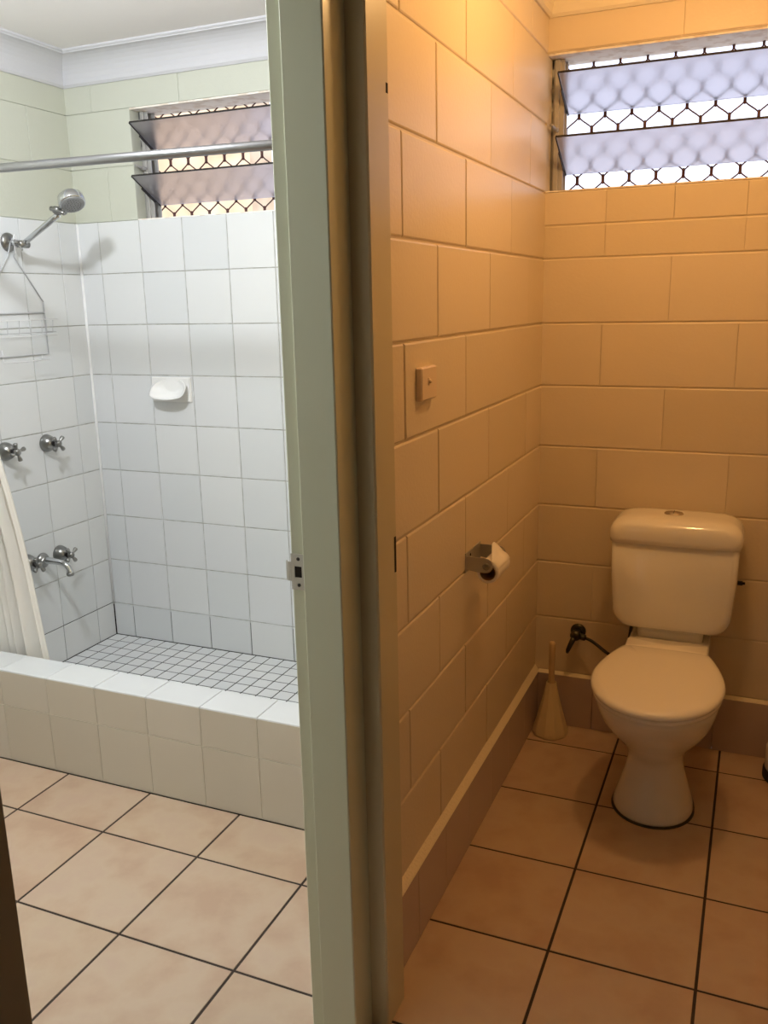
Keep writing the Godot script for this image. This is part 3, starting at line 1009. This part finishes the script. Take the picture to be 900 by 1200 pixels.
# ---------------------------------------------------------------- toilet things
func oval(y: float, a: float, zc: float, front: float, back: float, e := 1.0, cx := 0.0, n := 48) -> PackedVector3Array:
	var r := PackedVector3Array()
	for k in n:
		var t := TAU * k / n
		var c := cos(t)
		var s := sin(t)
		var x := signf(c) * pow(absf(c), e) * a
		var z := (front - zc) * pow(absf(s), e) if s > 0 else -(zc - back) * pow(absf(s), e)
		r.append(Vector3(cx + x, y, zc + z))
	return r

func rounded(w: float, z0: float, z1: float, r: float, y: float, n := 8, cx := 0.0) -> PackedVector3Array:
	# rounded rectangle in plan, half width w
	var out := PackedVector3Array()
	for c in [[w - r, z1 - r, 0.0], [-w + r, z1 - r, PI / 2], [-w + r, z0 + r, PI], [w - r, z0 + r, 3 * PI / 2]]:
		for k in n:
			var a: float = c[2] + PI / 2 * k / (n - 1)
			out.append(Vector3(cx + c[0] + r * cos(a), y, c[1] + r * sin(a)))
	return out

func seat_inner(k: float, y: float) -> PackedVector3Array:
	# the lid's outline drawn in towards its middle
	var r := seat_outline(-0.022, y)
	for i in r.size():
		r[i] = Vector3(r[i].x * k, y, 0.47 + (r[i].z - 0.47) * k)
	return r

func seat_outline(scale_out: float, y: float) -> PackedVector3Array:
	# D-shaped lid: round front, narrowing to the hinge edge
	var r := PackedVector3Array()
	for k in 33:
		var t := PI * k / 32.0
		r.append(Vector3((0.178 + scale_out) * signf(cos(t)) * pow(absf(cos(t)), 0.94), y, 0.49 + (0.236 + scale_out) * pow(sin(t), 0.96)))
	for s in [-1.0, 1.0]:
		for k in 9:
			var q := k / 8.0 if s < 0 else 1.0 - k / 8.0
			q = clampf(q, 0.03, 1.0)
			var z := 0.49 - 0.206 * q
			var x := (0.178 + scale_out) - 0.046 * pow(q, 1.7)
			r.append(Vector3(s * x, y, z))
		# small round corner
		if s < 0:
			r.append(Vector3(-0.122 - scale_out, y, 0.270 - scale_out * 0.6))
			r.append(Vector3(-0.110 - scale_out * 0.6, y, 0.262 - scale_out))
			r.append(Vector3(0.110 + scale_out * 0.6, y, 0.262 - scale_out))
			r.append(Vector3(0.122 + scale_out, y, 0.270 - scale_out * 0.6))
	return r

func build_toilet() -> void:
	var o := thing("toilet", "white close-coupled toilet with its lid closed under the window", "toilet", Vector3(0.459, 0, 0))
	# pedestal and bowl
	var m := MB.new()
	var rings := []
	for s in [
		[0.000, 0.111, 0.425, 0.544, 0.24, 1.0], [0.012, 0.114, 0.425, 0.547, 0.238, 1.0], [0.030, 0.110, 0.425, 0.543, 0.24, 1.0], [0.060, 0.101, 0.422, 0.533, 0.25, 1.0], [0.095, 0.091, 0.42, 0.522, 0.27, 1.0],
		[0.130, 0.081, 0.42, 0.512, 0.28, 1.0], [0.160, 0.077, 0.42, 0.508, 0.27, 1.0], [0.185, 0.080, 0.42, 0.514, 0.25, 1.0], [0.210, 0.093, 0.425, 0.532, 0.23, 1.0], [0.240, 0.113, 0.435, 0.562, 0.21, 0.98],
		[0.275, 0.135, 0.45, 0.602, 0.20, 0.97], [0.310, 0.151, 0.46, 0.640, 0.20, 0.96], [0.345, 0.161, 0.47, 0.672, 0.20, 0.95], [0.375, 0.167, 0.48, 0.694, 0.21, 0.95], [0.392, 0.168, 0.48, 0.701, 0.21, 0.95], [0.400, 0.164, 0.48, 0.697, 0.214, 0.95]]:
		rings.append(oval(s[0], s[1], s[2], s[3], s[4], s[5]))
	m.loft(rings)
	part("pan", m, M.china, o)
	# rear shelf that carries the cistern
	m = MB.new()
	rings = [rounded(0.05, 0.03, 0.26, 0.03, 0.20), rounded(0.085, 0.03, 0.27, 0.03, 0.28), rounded(0.112, 0.028, 0.275, 0.03, 0.345), rounded(0.120, 0.026, 0.275, 0.025, 0.385), rounded(0.121, 0.026, 0.272, 0.022, 0.418), rounded(0.117, 0.03, 0.268, 0.02, 0.425), rounded(0.112, 0.035, 0.262, 0.018, 0.426)]
	m.loft(rings)
	m.loft([rounded(0.10, 0.035, 0.165, 0.02, 0.42), rounded(0.10, 0.035, 0.165, 0.02, 0.464)])
	part("shelf", m, M.china, o)
	# dark line of sealant around the foot
	m = MB.new()
	rings = [oval(0.0, 0.1185, 0.425, 0.5515, 0.232), oval(0.003, 0.1185, 0.425, 0.5515, 0.232), oval(0.005, 0.113, 0.425, 0.546, 0.238)]
	m.loft(rings)
	part("foot_seal", m, M.dark_metal, o)
	# seat ring and closed lid
	m = MB.new()
	m.loft([seat_outline(-0.010, 0.402), seat_outline(-0.004, 0.404), seat_outline(-0.003, 0.412), seat_outline(-0.006, 0.416)])
	part("seat", m, M.seat, o)
	m = MB.new()
	m.loft([seat_outline(-0.006, 0.4165), seat_outline(-0.001, 0.4185), seat_outline(0.001, 0.423), seat_outline(0.000, 0.429), seat_outline(-0.004, 0.434), seat_outline(-0.011, 0.4372), seat_outline(-0.022, 0.4388), seat_inner(0.7, 0.4396), seat_inner(0.3, 0.440)])
	var lid := part("lid", m, M.seat, o)
	m = MB.new()
	m.loft([rounded(0.118, 0.205, 0.28, 0.01, 0.4262), rounded(0.119, 0.203, 0.282, 0.01, 0.4345), rounded(0.116, 0.206, 0.279, 0.01, 0.4375)])
	part("hinge_tab", m, M.seat, lid)
	# cistern
	m = MB.new()
	var body := func(grow: float, z: float) -> PackedVector3Array:
		var r := PackedVector3Array()
		var top := 0.742
		var bot := 0.460 - grow
		var hw := 0.186 + grow
		r.append(Vector3(hw, top, z))
		r.append(Vector3(-hw, top, z))
		r.append(Vector3(-hw + 0.002, 0.62, z))
		for k in 9:
			var a := PI + PI / 2 * k / 8.0
			r.append(Vector3(-(hw - 0.010) + 0.055 + 0.055 * cos(a), bot + 0.062 + 0.062 * sin(a), z))
		for k in 9:
			var a := 3 * PI / 2 + PI / 2 * k / 8.0
			r.append(Vector3((hw - 0.010) - 0.055 + 0.055 * cos(a), bot + 0.062 + 0.062 * sin(a), z))
		r.append(Vector3(hw - 0.002, 0.62, z))
		return r
	m.loft([body.call(-0.01, 0.014), body.call(-0.002, 0.018), body.call(0.0, 0.03), body.call(0.0, 0.168), body.call(-0.003, 0.180), body.call(-0.009, 0.187), body.call(-0.020, 0.190)])
	part("cistern", m, M.china, o)
	m = MB.new()
	m.loft([rounded(0.186, 0.014, 0.192, 0.03, 0.735), rounded(0.1915, 0.012, 0.197, 0.034, 0.737), rounded(0.1945, 0.012, 0.200, 0.036, 0.752), rounded(0.1945, 0.012, 0.200, 0.038, 0.768), rounded(0.192, 0.012, 0.1985, 0.04, 0.780), rounded(0.186, 0.013, 0.195, 0.042, 0.792), rounded(0.176, 0.014, 0.188, 0.044, 0.802), rounded(0.162, 0.018, 0.177, 0.044, 0.809), rounded(0.145, 0.024, 0.163, 0.044, 0.8130), rounded(0.10, 0.04, 0.14, 0.04, 0.8160), rounded(0.05, 0.06, 0.12, 0.02, 0.8165)])
	part("cistern_lid", m, M.china, o)
	m = MB.new()
	m.lathe(PackedVector2Array([Vector2(0.029, 0.0), Vector2(0.029, 0.003), Vector2(0.026, 0.0055), Vector2(0.024, 0.0045), Vector2(0.023, 0.0065), Vector2(0.001, 0.0075)]), 32, Transform3D(Basis.from_scale(Vector3(1, 1, 0.8)), Vector3(-0.012, 0.8155, 0.098)))
	var b := part("flush_button", m, M.button, o, "chrome flush button")
	m = MB.new()
	m.box(Vector3(-0.012, 0.8232, 0.098), Vector3(0.0012, 0.0012, 0.034), 0.0)
	part("button_split", m, M.dark_void, b)
	m = MB.new()
	m.tube(PackedVector3Array([Vector3(0.185, 0.611, 0.09), Vector3(0.200, 0.611, 0.09)]), 0.007, 10)
	m.tube(PackedVector3Array([Vector3(0.200, 0.611, 0.09), Vector3(0.207, 0.611, 0.09)]), 0.004, 8)
	part("inlet_plug", m, M.black, o, "black inlet plug")

	# stop valve and hose
	o = thing("stop_valve", "dark metal stop valve on the back wall left of the toilet", "valve", Vector3(0.148, 0.356, 0.0))
	var out := Transform3D(Basis(Vector3(1, 0, 0), Vector3(0, 0, 1), Vector3(0, -1, 0)), Vector3.ZERO)
	m = MB.new()
	m.lathe(PackedVector2Array([Vector2(0.026, 0.0), Vector2(0.026, 0.004), Vector2(0.02, 0.009), Vector2(0.011, 0.012)]), 24, out)
	part("flange", m, M.dark_metal, o)
	m = MB.new()
	m.lathe(PackedVector2Array([Vector2(0.011, 0.008), Vector2(0.0115, 0.036), Vector2(0.017, 0.040), Vector2(0.0185, 0.052), Vector2(0.015, 0.060), Vector2(0.006, 0.064)]), 20, out)
	m.tube(PackedVector3Array([Vector3(0.0, 0, 0.042), Vector3(0.026, -0.005, 0.044), Vector3(0.033, -0.006, 0.045)]), [0.011, 0.0115, 0.010], 10)
	part("body", m, M.dark_metal, o)
	m = MB.new()
	m.tube(PackedVector3Array([Vector3(-0.004, -0.006, 0.058), Vector3(-0.014, -0.030, 0.062), Vector3(-0.021, -0.048, 0.066), Vector3(-0.024, -0.060, 0.064)]), [0.010, 0.0085, 0.0075, 0.005], 10)
	part("lever", m, M.dark_metal, o)
	m = MB.new()
	var c := Curve3D.new()
	c.add_point(Vector3(0.030, -0.006, 0.045), Vector3.ZERO, Vector3(0.03, -0.004, 0.004))
	c.add_point(Vector3(0.105, -0.034, 0.075), Vector3(-0.03, 0.018, -0.004), Vector3(0.03, -0.02, 0.004))
	c.add_point(Vector3(0.17, -0.02, 0.06), Vector3(-0.02, -0.02, 0.0), Vector3(0.012, 0.03, 0))
	c.add_point(Vector3(0.185, 0.10, 0.06))
	m.tube(c.tessellate_even_length(5, 0.012), 0.0055, 8)
	part("hose", m, M.hose, o, "dark flexible hose")

	# brush in its holder
	o = thing("toilet_brush", "cream plastic toilet brush in a faceted holder in the corner", "toilet brush", Vector3(0.0775, 0, 0.0865))
	m = MB.new()
	m.lathe(PackedVector2Array([Vector2(0.056, 0.0), Vector2(0.060, 0.003), Vector2(0.060, 0.014), Vector2(0.055, 0.035), Vector2(0.040, 0.09), Vector2(0.026, 0.145), Vector2(0.019, 0.178), Vector2(0.0175, 0.190), Vector2(0.0145, 0.190), Vector2(0.0145, 0.17)]), 10, Transform3D(Basis(Vector3.UP, 0.2), Vector3.ZERO), -1)
	part("holder", m, M.brush, o)
	m = MB.new()
	m.lathe(PackedVector2Array([Vector2(0.009, 0.10), Vector2(0.0105, 0.19), Vector2(0.0105, 0.30), Vector2(0.0115, 0.325), Vector2(0.009, 0.337), Vector2(0.002, 0.340)]), 14)
	part("handle", m, M.brush_clear, o, "tan handle standing up out of the holder")

	# paper holder: steel plate with two arms; the roll is a thing of its own
	o = thing("paper_holder", "steel toilet paper holder screwed to the block side wall", "paper holder", Vector3(0, 0.819, 0.752))
	m = MB.new()
	m.box(Vector3(0.0015, 0.0, 0.0), Vector3(0.003, 0.052, 0.130), 0.0008)
	part("wall_plate", m, M.steel, o)
	for s in [1.0, -1.0]:
		m = MB.new()
		var oc := PackedVector2Array([Vector2(0.0, -0.012), Vector2(0.0, 0.022)])
		oc.append(Vector2(0.048, 0.022))
		for k in 9:
			var a := PI / 2 - PI * k / 8.0
			oc.append(Vector2(0.055 + 0.018 * cos(a), 0.002 + 0.019 * sin(a)))
		oc.append(Vector2(0.035, -0.017))
		m.prism(oc, -0.001, 0.001, Transform3D(Basis.IDENTITY, Vector3(0, -0.004, s * 0.063)))
		var arm := part("arm", m, M.steel, o)
		m = MB.new()
		m.lathe(PackedVector2Array([Vector2(0.0095, 0.0), Vector2(0.0095, 0.0016), Vector2(0.0065, 0.003), Vector2(0.0055, 0.0016), Vector2(0.001, 0.0016)]), 18, Transform3D(Basis(Vector3(1, 0, 0), Vector3(0, 0, s), Vector3(0, -s, 0)), Vector3(0.056, -0.004, s * 0.064)))
		part("pivot_boss", m, M.old_chrome, arm)
	m = MB.new()
	m.tube(PackedVector3Array([Vector3(0.058, -0.006, -0.062), Vector3(0.058, -0.006, 0.062)]), 0.006, 12)
	part("spindle", m, M.old_chrome, o)
	for y in [-0.012, 0.014]:
		m = MB.new()
		m.lathe(PackedVector2Array([Vector2(0.004, 0.003), Vector2(0.004, 0.0042), Vector2(0.001, 0.005)]), 10, Transform3D(Basis(Vector3(0, 1, 0), Vector3(1, 0, 0), Vector3(0, 0, -1)), Vector3(0, y, 0.028)))
		part("screw", m, M.dark_void, o)
	o = thing("paper_roll", "nearly used white toilet paper roll with its end folded to a point", "toilet paper", Vector3(0.058, 0.797, 0.752))
	m = MB.new()
	rings = []
	for q in [[0.0205, 0.056], [0.0285, 0.056], [0.0292, 0.052], [0.0292, -0.052], [0.0285, -0.056], [0.0205, -0.056]]:
		var r := PackedVector3Array()
		for k in 40:
			var a := TAU * k / 40.0
			r.append(Vector3(q[0] * cos(a), q[0] * sin(a), q[1]))
		rings.append(r)
	m.loft(rings, false, false, 0, true)
	part("roll", m, M.paper, o)
	m = MB.new()
	rings = []
	for q in [[0.0190, 0.0565], [0.0206, 0.0565], [0.0206, -0.0565], [0.0190, -0.0565]]:
		var r := PackedVector3Array()
		for k in 32:
			var a := TAU * k / 32.0
			r.append(Vector3(q[0] * cos(a), q[0] * sin(a), q[1]))
		rings.append(r)
	m.loft(rings, false, false, 0, true)
	part("card_core", m, M.card, o)
	# the loose end: wraps up off the roll, then folds over to a point
	m = MB.new()
	var strip := []
	for j in 15:
		var t := j / 14.0
		if t < 0.3:
			# still lying on the roll
			var a := lerpf(0.35, 1.25, t / 0.3)
			strip.append([0.0300 * cos(a), 0.0300 * sin(a), -0.055, 0.0555])
		else:
			# the corner folded to a blunt point, leaning back towards the wall
			var q := (t - 0.3) / 0.7
			var half := lerpf(0.055, 0.010, q)
			strip.append([lerpf(0.0095, -0.010, q), 0.0285 + 0.036 * q - 0.008 * q * q, -half - 0.026 * q, half - 0.026 * q])
	rings = []
	for s in strip:
		rings.append(PackedVector3Array([Vector3(s[0], s[1], s[2]), Vector3(s[0] + 0.0004, s[1] + 0.0015, s[2] * 0.5 + s[3] * 0.5), Vector3(s[0], s[1], s[3]), Vector3(s[0] + 0.0004, s[1] + 0.0006, s[3]), Vector3(s[0] + 0.001, s[1] + 0.0024, s[2] * 0.5 + s[3] * 0.5), Vector3(s[0] + 0.0004, s[1] + 0.0006, s[2])]))
	m.loft(rings, true, true, 0)
	part("loose_sheet", m, M.paper, o)

	# switch on the block wall
	o = thing("light_switch", "ivory switch on the block side wall above the paper holder", "switch", Vector3(0, 1.305, 1.108))
	m = MB.new()
	m.box(Vector3(0.007, 0, 0), Vector3(0.016, 0.070, 0.091), 0.003)
	part("plate", m, M.switch, o)
	m = MB.new()
	m.box(Vector3(0.0155, 0.004, 0.004), Vector3(0.002, 0.016, 0.012), 0.0006)
	var rock := part("rocker", m, M.switch, o)
	m = MB.new()
	m.tube(PackedVector3Array([Vector3(0.016, 0.004, 0.004), Vector3(0.020, 0.004, 0.004), Vector3(0.0215, 0.004, 0.004)]), [0.004, 0.004, 0.002], 10)
	part("toggle", m, M.switch, rock)

	# small bin at the right edge
	o = thing("pedal_bin", "white round bin with a black base at the back wall", "bin", Vector3(0.852, 0, 0.125))
	m = MB.new()
	m.lathe(PackedVector2Array([Vector2(0.090, 0.0), Vector2(0.0935, 0.004), Vector2(0.0935, 0.028), Vector2(0.089, 0.034)]), 40)
	part("base_ring", m, M.black, o, "black base ring")
	m = MB.new()
	m.lathe(PackedVector2Array([Vector2(0.086, 0.03), Vector2(0.0885, 0.036), Vector2(0.0885, 0.10), Vector2(0.086, 0.106), Vector2(0.06, 0.116), Vector2(0.002, 0.119)]), 40)
	part("body", m, M.bin, o)


# ---------------------------------------------------------------- outside
func build_outside() -> void:
	var m := box_of(-9.0, 5.0, -0.25, -0.15, -9.0, -0.2)
	solid("ground", m, M.path, "pale concrete ground outside the windows", "ground")
	m = box_of(-8.0, -2.62, -0.15, 3.6, -2.9, -2.6)
	solid("wall_outside", m, M.render, "warm cream rendered wall seen through the shower window", "wall")


func _ready() -> void:
	rng.seed = 7
	# camera
	var cam := Camera3D.new()
	cam.name = "camera"
	cam.fov = rad_to_deg(2.0 * atan(600.0 / 1027.02))
	cam.near = 0.02
	cam.far = 60.0
	add_child(cam)
	cam.transform = Transform3D(Basis(Vector3(0.92071, -0.02059, -0.38971), Vector3(-0.07291, 0.97195, -0.22362), Vector3(0.38338, 0.2343, 0.89338)).orthonormalized(), Vector3(0.66075, 1.47730, 2.87477))
	cam.current = true
	# bright overcast daylight outside
	var env := Environment.new()
	env.background_mode = Environment.BG_SKY
	var sky := Sky.new()
	var sm := ProceduralSkyMaterial.new()
	sm.sky_top_color = Color(0.74, 0.80, 0.93)
	sm.sky_horizon_color = Color(0.97, 0.97, 1.0)
	sm.sky_curve = 0.2
	sm.ground_bottom_color = Color(0.55, 0.5, 0.45)
	sm.ground_horizon_color = Color(0.8, 0.78, 0.75)
	sm.sky_energy_multiplier = 1.35
	sm.ground_energy_multiplier = 1.0
	sky.sky_material = sm
	env.sky = sky
	env.tonemap_mode = Environment.TONE_MAPPER_LINEAR
	env.tonemap_exposure = 1.0
	env.sdfgi_enabled = true
	env.ssao_enabled = true
	env.ssil_enabled = true
	var we := WorldEnvironment.new()
	we.name = "world_environment"
	we.environment = env
	add_child(we)
	# afternoon sun over the roof: it lights the wall and ground outside, not the rooms
	var sun := DirectionalLight3D.new()
	sun.name = "sun"
	sun.light_color = Color(1.0, 0.96, 0.9)
	sun.light_energy = 1.15
	sun.light_angular_distance = 0.5
	sun.shadow_enabled = true
	sun.rotation_degrees = Vector3(-48, 14, 0)
	add_child(sun)
	make_materials()
	build_lamp(Vector3(-0.98, 0, 1.42), 0.15, M.white_glow, Color(0.95, 0.972, 1.0), 1.36, 0.05, "round white ceiling light in the bathroom")
	build_lamp(Vector3(0.48, 0, 0.78), 0.12, M.warm_glow, Color(1.0, 0.785, 0.52), 0.35, 0.06, "round warm ceiling light in the toilet")
	# structure
	build_floor()
	build_shower_floor()
	build_shower_walls()
	build_divider()
	build_ceiling()
	build_frames()
	build_window("window_1", -1.575, -0.55, 0.0556, 2.0133, [[2.131, 0.054], [1.945, 0.065]], "frosted louvre window high above the shower tiles")
	build_window("window_2", 0.0, 0.86, 0.0517, 2.038, [[2.126, 0.054], [1.946, 0.066]], "frosted louvre window high above the toilet")
	build_outside()
	# things
	build_shower()
	build_toilet()
